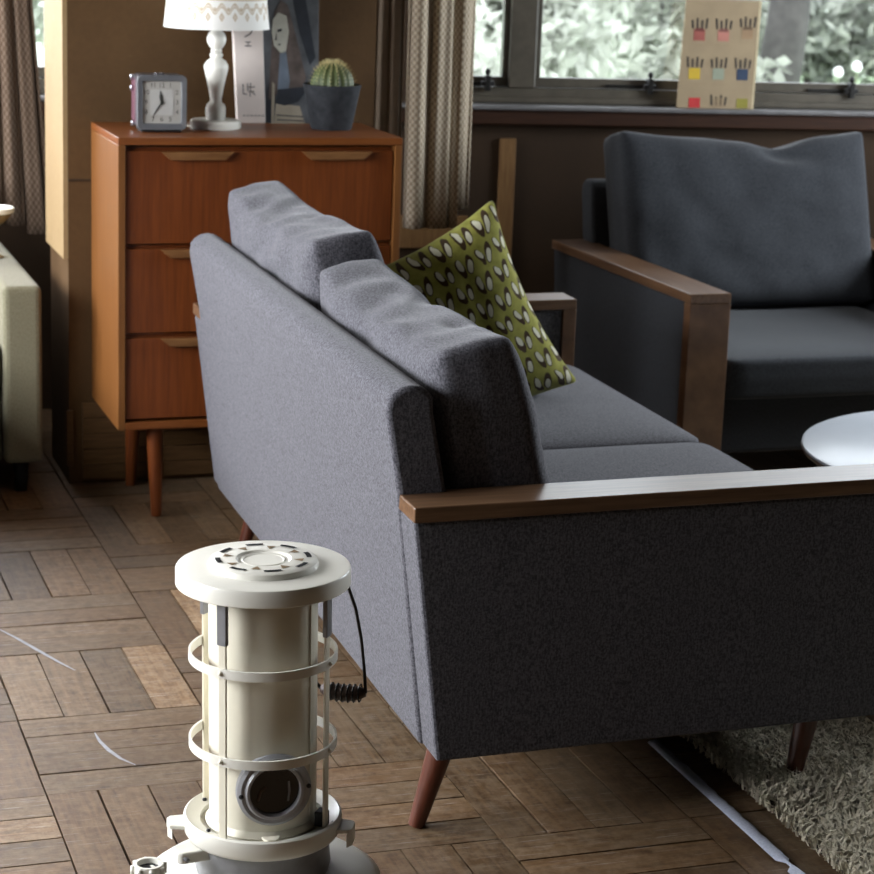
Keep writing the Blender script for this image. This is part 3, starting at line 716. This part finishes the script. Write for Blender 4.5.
# bail handle hanging behind
g0, g1 = Vector((.172, .055, .358)), Vector((.112, .090, .358)); c0 = pol(62, .104, .566)
wire = [c0+Vector((0, 0, .003))]+[Vector((c0.x+(g0.x-c0.x)*a_, c0.y+(g0.y-c0.y)*a_, z_)) for a_, z_ in ((.12, .574), (.30, .568), (.50, .547), (.70, .505), (.86, .450), (.95, .400), (1, .358))]
obj('bail_wire', tube(wire, .0026, 8), M_dark_metal, ht, smooth=True)
wire2 = [pol(-124, .104, .566), pol(-135, .120, .56), pol(-160, .15, .50), pol(170, .17, .42), g1]
obj('bail_wire', tube(wire2, .0026, 8), M_dark_metal, ht, smooth=True)
pts = [g0.lerp(g1, t_/8) + Vector((0, 0, -.004*math.sin(PI*t_/8))) for t_ in range(9)]
grp = obj('grip', tube(pts, .01, 14, rads=[.006, .0095, .0115, .0125, .0128, .0125, .0115, .0095, .006]), wood('dark_grip', (.03, .016, .012), (.06, .034, .024), (20, 20, 20), .45), ht, smooth=True)
for k in range(1, 8):
    obj('grip_coil', tube([pts[k]+Vector((0, 0, .0)) + (Vector((0, 0, 1))*math.cos(t2)+(g1-g0).normalized().cross(Vector((0, 0, 1)))*math.sin(t2))*.0134 for t2 in [2*PI*q/12 for q in range(13)]], .0013, 5), M_dark_metal, grp, smooth=True)

ht.rotation_mode = 'QUATERNION'; ht.rotation_quaternion = Matrix.Rotation(math.radians(.75), 3, fr).to_quaternion()   # stands a hair out of plumb

# ------------------------------------------------------------------ throw pillow on the sofa
def pillow_mat():
    m = MB('olive_lattice_print'); tc = m.n('ShaderNodeTexCoord'); sp = m.n('ShaderNodeSeparateXYZ'); m.l(tc.outputs['UV'], sp.inputs[0])
    wob = m.noise(m.coord(), 18, 2)
    wv = m.math('MULTIPLY', m.math('SUBTRACT', wob, .5), .35)
    v = m.math('ADD', m.math('MULTIPLY', sp.outputs[1], 8.0), wv); row = m.math('FLOOR', v)
    u = m.math('ADD', m.math('ADD', m.math('MULTIPLY', sp.outputs[0], 8.0), m.math('MULTIPLY', m.math('MODULO', row, 2), .5)), wv)
    fx = m.math('SUBTRACT', m.math('FRACT', u), .5); fy = m.math('SUBTRACT', m.math('FRACT', v), .5)
    def ell(cx, cy, rx, ry, slant=0):
        a = m.math('DIVIDE', m.math('ADD', m.math('SUBTRACT', fx, cx), m.math('MULTIPLY', fy, slant)), rx); b = m.math('DIVIDE', m.math('SUBTRACT', fy, cy), ry)
        return m.math('LESS_THAN', m.math('ADD', m.math('MULTIPLY', a, a), m.math('MULTIPLY', b, b)), 1.0)
    slots = m.math('MAXIMUM', ell(-.21, 0, .175, .40, .18), ell(.21, 0, .175, .40, -.18))
    whites = m.math('MAXIMUM', ell(-.18, .12, .115, .24, .18), ell(.22, -.10, .115, .25, -.18))
    g = m.ramp(m.noise(m.coord(), 40, 3), (.185, .18, .030), (.29, .28, .062))
    c = m.mix(slots, g, (.040, .022, .008)); c = m.mix(whites, c, (.52, .50, .38))
    m.color(c); m.rough(.95, .1); m.b.inputs['Sheen Weight'].default_value = .1
    h = m.math('SUBTRACT', 1.0, m.math('MULTIPLY', slots, .8))
    m.bump(h, .6, .006); return m.m
TR, BRc = Vector((1.695, 4.56, .868)), Vector((1.885, 4.47, .462))
up = (TR-BRc); hgt = up.length; upn = up.normalized()
lf = Vector((-.92, -.02, -.20)); lf = (lf-upn*lf.dot(upn)).normalized()
nrm_ = upn.cross(lf) ; 
if nrm_.y > 0: nrm_ = -nrm_
wdt = .47
Mp = Matrix((nrm_, -lf, upn)).transposed().to_4x4(); Mp.translation = BRc + lf*(wdt/2)
pl = empty('throw_pillow', BRc+lf*(wdt/2)); tag(pl, 'olive green pillow with brown and white lattice pattern on the sofa', 'pillow')
Ml = Mp.copy(); Ml.translation = Vector((0, 0, 0))
obj('cover', xform(cushion(wdt, hgt+.01, .19, edge=.05, n=20, m=20, pinch=.12, wrinkle=.004, seed=9, p=2.6), Ml), pillow_mat(), pl, sub=1)

# ------------------------------------------------------------------ white round table and shaggy rug
tb = empty('coffee_table', (2.706, 3.97, 0)); tag(tb, 'round white coffee table in front of the charcoal armchair', 'table')
obj('table_top', lathe([(.0, .380), (.440, .380), (.446, .377), (.447, .372), (.440, .364), (.425, .360), (.0, .360)], 96, cap=False), M_white_top, tb, smooth=True, auto=35)
obj('edge_band', loop_lathe([(.430, .3585), (.443, .3665), (.4465, .3705), (.4475, .368), (.444, .362), (.432, .355)], 96), M_walnut, tb, smooth=True, auto=35)
for k in range(3):
    a = 2*PI*k/3+.9
    obj('leg', tube([(.20*math.cos(a), .20*math.sin(a), .360), (.30*math.cos(a), .30*math.sin(a), .030)], .02, 16, rads=[.020, .012]), M_walnut, tb, smooth=True)

RX0, RX1, RY0, RY1 = 1.712, 3.55, 2.15, 4.72
rug = empty('shag_rug', (RX0, RY0, 0)); tag(rug, 'beige shaggy rug reaching under the sofa and the round table', 'rug')
M_shag = MB('shag_wool'); geo = M_shag.n('ShaderNodeObjectInfo'); v_ = M_shag.coord()
M_shag.color(M_shag.ramp(M_shag.noise(v_, 90, 3), (.64, .56, .41), (.90, .82, .65))); M_shag.rough(.95, .1); M_shag = M_shag.m
obj('backing', box(0, RX1-RX0, 0, RY1-RY0, .0, .010), paint('rug_backing', (.10, .085, .06), .95), rug)
def shag(n, x0, x1, y0, y1, ln, wd):
    p = np.stack([rng.uniform(x0, x1, n), rng.uniform(y0, y1, n), np.full(n, .006)], 1)
    a = rng.uniform(0, 2*PI, n); lean = rng.uniform(.25, .85, n)*ln; h = rng.uniform(.55, 1.0, n)*ln*.85
    d = np.stack([np.cos(a), np.sin(a), np.zeros(n)], 1); s = np.stack([-np.sin(a), np.cos(a), np.zeros(n)], 1)*wd
    z = np.array([0, 0, 1.])
    v0 = p-s; v1 = p+s; mid = p+d*(lean*.35)[:, None]+z*(h*.75)[:, None]; v2 = mid+s*.9; v3 = mid-s*.9; v4 = p+d*lean[:, None]+z*h[:, None]
    V = np.stack([v0, v1, v2, v3, v4], 1).reshape(-1, 3)
    b = np.arange(n)*5
    F4 = np.stack([b, b+1, b+2, b+3], 1); F3 = np.stack([b+3, b+2, b+4], 1)
    return V, F4, F3
V1, A1, B1 = shag(30000, -.014, .75, .30, 1.45, .036, .0022)
V2, A2, B2 = shag(26000, 0, RX1-RX0, 0, RY1-RY0, .036, .0030)
V = np.concatenate([V1, V2]); k = len(V1)
F = A1.tolist()+B1.tolist()+(A2+k).tolist()+(B2+k).tolist()
me = bpy.data.meshes.new('pile'); me.from_pydata(V.tolist(), [], F); me.update()
o = link('pile', me, M_shag, rug); tag(o, kind='stuff')
# streak of light on the floor beside the rug, built as a pale strip
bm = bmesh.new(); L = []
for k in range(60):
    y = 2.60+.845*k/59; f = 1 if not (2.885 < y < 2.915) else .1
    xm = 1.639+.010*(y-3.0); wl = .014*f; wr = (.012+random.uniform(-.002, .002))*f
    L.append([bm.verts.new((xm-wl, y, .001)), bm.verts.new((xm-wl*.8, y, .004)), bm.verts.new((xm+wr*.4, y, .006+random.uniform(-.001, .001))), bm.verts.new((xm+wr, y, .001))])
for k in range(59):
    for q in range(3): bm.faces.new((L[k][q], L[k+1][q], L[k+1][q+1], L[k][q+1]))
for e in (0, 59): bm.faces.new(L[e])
st = obj('light_streak_strip', bm, fabric('pale_light_streak', (.52, .55, .66), (.66, .69, .80), 200), None, smooth=True)
tag(st, 'narrow streak of light on the dark floor along the rug, built as a pale strip', 'strip')

# ------------------------------------------------------------------ curtains
def curtain_mat(name, c1, c2, su, sv):
    m = MB(name); tc = m.n('ShaderNodeTexCoord'); sp = m.n('ShaderNodeSeparateXYZ'); m.l(tc.outputs['UV'], sp.inputs[0])
    a = m.math('SINE', m.math('MULTIPLY', sp.outputs[0], su)); b = m.math('SINE', m.math('MULTIPLY', sp.outputs[1], sv))
    pr = m.math('MULTIPLY', a, b); mr = m.n('ShaderNodeMapRange', clamp=True); m.l(pr, mr.inputs[0]); mr.inputs[1].default_value = -.12; mr.inputs[2].default_value = .12
    c = m.mix(mr.outputs[0], c1, c2); c = m.mix(m.math('MULTIPLY', m.noise(m.coord(), 120, 3), .3), c, sc(c1, .8))
    m.color(c); m.rough(.9, .1)
    tr = m.n('ShaderNodeBsdfTranslucent'); m.l(c, tr.inputs[0]); mx = m.n('ShaderNodeMixShader'); mx.inputs[0].default_value = .18
    m.l(m.b.outputs[0], mx.inputs[1]); m.l(tr.outputs[0], mx.inputs[2]); m.l(mx.outputs[0], m.nt.nodes['Material Output'].inputs[0])
    return m.m
def curtain(name, x_of, y0, ztop, zbot, folds, amp, mat, parent, nu=120, nv=40, phase=0, hem=None):
    """x_of(s, t): x at fold coordinate s (0..1) and height t (0 bottom..1 top)"""
    bm = bmesh.new(); uvl = bm.loops.layers.uv.new('uv'); G = []
    for j in range(nv+1):
        t_ = j/nv; row = []
        for i in range(nu+1):
            s = i/nu; zb = zbot if hem is None else hem(s)
            ph = 2*PI*folds*s+phase
            y = y0+amp*.75*(math.sin(ph)+.35*math.sin(2.3*ph+1))*(.8+.2*t_)+.006*noise.noise(Vector((s*9, t_*2, folds)))
            row.append((bm.verts.new((x_of(s, t_)+.35*amp*math.cos(ph), y, zb+(ztop-zb)*t_)), (s*folds*.16, t_*(ztop-zb))))
        G.append(row)
    for j in range(nv):
        for i in range(nu):
            q = (G[j][i], G[j][i+1], G[j+1][i+1], G[j+1][i]); f = bm.faces.new([k[0] for k in q]); f.smooth = True
            for lp, k in zip(f.loops, q): lp[uvl].uv = k[1]
    o = link(name, mesh_of(bm, name, True), mat, parent)
    sm = o.modifiers.new('thickness', 'SOLIDIFY'); sm.thickness = .002
    return o
M_cur = curtain_mat('beige_checked_curtain', (.40, .31, .22), (.74, .65, .50), 300, 300)
M_cur2 = curtain_mat('brown_checked_curtain', (.10, .064, .042), (.19, .137, .10), 260, 260)
M_lining = paint('curtain_lining', (.26, .20, .145), .9, .1, 20)
c1 = empty('curtain', (1.84, 5.93, 0)); tag(c1, 'beige checked curtain hanging to the right of the chest of drawers', 'curtain')
curtain('lining', lambda s, t: -.02+.10*s, .03, 2.30, .60, 2.5, .010, M_lining, c1, 40)
curtain('drape', lambda s, t: .070+.170*s-.006*t, -.02, 2.30, .605, 2.6, .026, M_cur, c1, 120, phase=.6)
curtain('drape_edge', lambda s, t: .235+.060*s, .02, 2.30, .655, 1, .016, M_cur, c1, 40, phase=2.2)
obj('heading_tape', box(-.02, .32, -.02, .03, 2.28, 2.34), M_lining, c1, bevel=.004)
c2 = empty('curtain', (.55, 6.22, 0)); tag(c2, 'brown checked curtain beside the far left window behind the cream sofa', 'curtain')
c2.name = 'curtain'
curtain('drape', lambda s, t: .245+.155*s-(.035+.10*s)*t, -.02, 2.30, .56, 2.6, .022, M_cur2, c2, 100, hem=lambda s: .585 if s < .55 else .560)
obj('heading_tape', box(.19, .36, -.05, .02, 2.28, 2.34), M_lining, c2, bevel=.004)

# ------------------------------------------------------------------ cream armchair at the left edge, bowl on its arm
cc = empty('cream_sofa', (.795, 5.40, 0)); tag(cc, 'cream upholstered sofa cut off by the left edge', 'sofa')
LS = 1.80  # unseen span, widened from an armchair to shade the floor
obj('arm', box(-.098, 0, 0, .80, .085, .548), M_cream, cc, bevel=.016, seg=3)
obj('arm', box(-LS, -LS+.098, 0, .80, .085, .548), M_cream, cc, bevel=.016, seg=3)
obj('seat_base', box(-LS+.100, -.100, .03, .74, .085, .245), M_cream, cc, bevel=.010)
for k in range(2):
    ws = (LS-.2)/2
    bm = cushion(ws-.006, .62, .17, edge=.7, n=12, m=12, wrinkle=.002, seed=3+k, p=6)
    xform(bm, T((-.100-ws*(k+.5), .012, .335)) @ Matrix(((0, 1, 0, 0), (0, 0, 1, 0), (1, 0, 0, 0), (0, 0, 0, 1))))
    obj('seat_cushion', bm, M_cream, cc, sub=1)
obj('shade_chaise_base', box(-LS+.02, -.42, -.84, .02, .085, .27), M_cream, cc, bevel=.012)  # unseen chaise, added only to shade the floor in front of the sofa
obj('shade_chaise_cushion', box(-LS+.02, -.415, -.85, .02, .272, .44), M_cream, cc, bevel=.035, seg=3)
obj('backrest', xform(box(-LS+.103, -.103, .0, .11, 0, .50), T((0, .60, .25)) @ R(-8, 'X')), M_cream, cc, bevel=.03, seg=3)
for x, y in ((-.05, .06), (-LS+.05, .06), (-.05, .74), (-LS+.05, .74)): obj('leg', tube([(x, y, .088), (x, y, 0)], .02, 14, rads=[.022, .016]), M_black, cc, smooth=True)
bw_ = empty('footed_dish', (.730, 5.86, .5485)); tag(bw_, 'white rimmed tan footed dish on the arm of the cream sofa', 'dish')
obj('foot', lathe([(.0, 0), (.030, 0), (.030, .004), (.010, .014), (.009, .080), (.016, .086), (.0, .087)], 32, cap=False), M_wallglaze, bw_, smooth=True, auto=50)
obj('body', lathe([(.0, .083), (.016, .084), (.040, .104), (.056, .122), (.053, .124), (.036, .108), (.0, .092)], 40, cap=False), M_wallglaze, bw_, smooth=True, auto=50)
obj('rim', loop_lathe([(.052, .121), (.059, .124), (.0605, .134), (.058, .137), (.051, .134)], 40), M_white_enamel, bw_, smooth=True, auto=50)

# ------------------------------------------------------------------ printed card on the window sill
cd = empty('picture_card', bw(-.482, -.022, SZ+.004), BWR); tag(cd, 'tan card with nine colour swatches leaning on the window sill', 'card')
Mc = R(-3, 'X')
M_card = paint('card_stock', (.36, .27, .16), .7, .08, 14)
def cardprism(poly, y, t=.0006): return xform(prism(poly, y, y+t), Mc)
crd = obj('card', cardprism([(-.128, 0), (.118, 0), (.128, .330), (-.112, .330)], 0, .006), M_card, cd, bevel=.001)
obj('edge_strip', cardprism([(.112, 0), (.119, 0), (.129, .330), (.121, .330)], -.0008, .007), paint('card_edge', (.58, .48, .30), .7), crd)
SW = [[(.37, .10, .075), (.50, .20, .15), (.34, .22, .12)], [(.62, .42, .03), (.30, .33, .24), (.025, .045, .09)], [(.52, .03, .03), (.33, .24, .14), (.25, .22, .03)]]
M_cink = paint('card_ink', (.05, .04, .03), .7)
for r_ in range(3):
    for c_ in range(3):
        cx = (-.072+.077*c_)+(.006 if r_ == 0 else -.004 if r_ == 1 else 0); z0 = (.205, .088, .002)[r_]+(.008 if c_ == 2 and r_ == 0 else 0)
        hgt_ = .034 if r_ < 2 else .030
        obj('swatch', cardprism([(cx-.018, z0), (cx+.018, z0), (cx+.018, z0+hgt_), (cx-.018, z0+hgt_)], -.001), paint('swatch_ink', SW[r_][c_], .7), crd)
        if r_ < 2 or c_ == 1:
            zz = z0+hgt_ if r_ < 2 else z0+.006
            for q in range(4):
                xx = cx-.021+.014*q; hh = .028+.006*((q+c_+r_) % 2)
                obj('printed_finger', cardprism([(xx-.0032, zz+.002), (xx+.0032, zz+.002), (xx+.0032+.002*(q-1.5), zz+hh), (xx-.0032+.002*(q-1.5), zz+hh)], -.001), M_cink, crd)
            if r_ == 0: obj('swatch_band', cardprism([(cx-.016, zz-.006), (cx+.016, zz-.006), (cx+.012, zz+.004), (cx-.012, zz+.004)], -.0014), paint('band_ink', sc(SW[r_][c_], .45), .7), crd)
for z in (.315, .192, .072): obj('printed_rule', cardprism([(-.075, z), (.03, z+.001), (.03, z+.0025), (-.075, z+.0015)], -.001, .0005), paint('faint_ink', (.33, .24, .14), .7), crd)

# ------------------------------------------------------------------ garden beyond the glass
M_grass = paint('lawn_green', (.30, .40, .24), .9, .3, 1.2)
lw = obj('ground', box(-30, 45, 7.2, 60, -.60, -.45), M_grass); tag(lw, 'pale green lawn outside the window', kind='structure')
def leafy(name, loc, rx, ry, rz, n, size, c1_, c2_, label, cat='shrub', stems=4, trunk=None, grp='garden plants outside the window'):
    root = empty(name, loc); tag(root, label, cat, grp)
    q = rng.normal(size=(n, 3)); q /= np.linalg.norm(q, axis=1)[:, None]; q *= (rng.uniform(.0, 1, n)**.45)[:, None]
    # clump the leaves
    cl = rng.normal(size=(26, 3)); cl /= np.linalg.norm(cl, axis=1)[:, None]; cl *= rng.uniform(.35, .95, 26)[:, None]
    pick = rng.integers(0, 26, n); q = q*.38+cl[pick]*.72
    P_ = q*np.array([rx, ry, rz])+np.array([0, 0, rz*1.05 if trunk is None else trunk])
    a = rng.normal(size=(n, 3)); a /= np.linalg.norm(a, axis=1)[:, None]; b = rng.normal(size=(n, 3)); b = np.cross(a, b); b /= np.linalg.norm(b, axis=1)[:, None]
    s_ = (size*rng.uniform(.6, 1.3, n))[:, None]
    V = np.stack([P_-a*s_, P_+b*s_*.45, P_+a*s_, P_-b*s_*.45], 1).reshape(-1, 3)
    F = np.arange(4*n).reshape(-1, 4)
    me = bpy.data.meshes.new('foliage'); me.from_pydata(V.tolist(), [], F.tolist()); me.update()
    m = MB(name+'_leaf'); c = m.ramp(m.noise(m.coord(), 3.5, 3), c1_, c2_); m.color(c); m.rough(.6, .3)
    tr = m.n('ShaderNodeBsdfTranslucent'); m.l(c, tr.inputs[0]); mx = m.n('ShaderNodeMixShader'); mx.inputs[0].default_value = .5
    m.l(m.b.outputs[0], mx.inputs[1]); m.l(tr.outputs[0], mx.inputs[2]); m.l(mx.outputs[0], m.nt.nodes['Material Output'].inputs[0])
    o = link('foliage', me, m.m, root); tag(o, kind='stuff')
    for k in range(stems):
        x, y = random.uniform(-.4, .4)*rx, random.uniform(-.4, .4)*ry; top = (trunk or rz*1.4)
        wob_ = [(x*t2+random.uniform(-.05, .05), y*t2, top*t2) for t2 in (0, .3, .6, .85, 1)]
        obj('stem', tube(wob_, .03, 8, rads=[.05, .04, .03, .02, .01] if trunk is None else [.19, .16, .13, .10, .05]), paint(name+'_bark', (.045, .04, .038), .9, .3, 12), root, smooth=True)
    return root
G0 = -.45
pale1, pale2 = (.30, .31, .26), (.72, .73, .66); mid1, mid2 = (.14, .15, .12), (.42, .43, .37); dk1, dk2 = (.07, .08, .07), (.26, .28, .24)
leafy('garden_shrub', (4.4, 13.0, G0), 1.1, .9, .85, 2600, .075, pale1, pale2, 'pale leafy shrub seen left of the window mullion')
leafy('garden_shrub', (5.7, 15.0, G0), 1.2, .9, 1.0, 3200, .080, pale1, pale2, 'bright pale shrub behind the middle of the window')
leafy('garden_shrub', (5.3, 11.3, G0), .8, .7, .75, 1100, .070, mid1, mid2, 'grey green shrub just right of the window mullion', stems=11)
leafy('garden_shrub', (7.9, 16.6, G0), 1.0, .8, .95, 2300, .075, mid1, mid2, 'grey green shrub behind the printed card')
leafy('garden_shrub', (9.6, 17.8, G0), 1.6, 1.1, 1.0, 2800, .085, dk1, mid2, 'dull green shrub at the right end of the window')
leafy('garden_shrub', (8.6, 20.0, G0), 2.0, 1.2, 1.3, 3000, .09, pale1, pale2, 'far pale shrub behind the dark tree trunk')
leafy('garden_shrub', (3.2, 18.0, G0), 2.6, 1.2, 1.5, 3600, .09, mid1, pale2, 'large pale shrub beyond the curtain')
leafy('garden_tree', (7.33, 14.2, G0), 1.6, 1.5, 1.2, 2600, .08, dk1, mid2, 'tree with a dark trunk to the right of the card', 'tree', 1, 4.2)
leafy('garden_tree', (6.35, 17.0, G0), 1.8, 1.6, 1.4, 2600, .09, mid1, pale2, 'slim tree behind the bright shrubs', 'tree', 1, 4.6)
for k, q in enumerate(((7.81, 14, .48), (7.96, 14, .52))):
    bm = bmesh.new(); bmesh.ops.create_icosphere(bm, subdivisions=3, radius=.036)
    for v in bm.verts: v.co *= 1+.35*noise.noise(v.co*40)
    bl_ = empty('blossom', (q[0], q[1], G0)); tag(bl_, ('left' if k == 0 else 'right')+' pale blossom head near the right end of the window', 'flower', 'blossoms outside the window')
    o = obj('flower_head', bm, paint('pale_petals', (.85, .85, .82), .8, .1, 8), bl_, smooth=True); o.location = (0, 0, q[2]-G0)
    obj('stalk', tube([(0, 0, 0), (.01, 0, (q[2]-G0)/2), (0, 0, q[2]-G0-.03)], .01, 6), paint('stalk_green', (.12, .15, .08), .8), bl_, smooth=True)
hd = obj('glare_hedge', box(-20, 40, 26, 27.5, G0, 2.6), paint('glare_white', (.80, .83, .78), .95, .15, 1.1), None); tag(hd, 'near-white distant hedge standing in for the glare behind the garden', 'hedge')  # added backdrop, coloured near-white so gaps between leaves read as glare
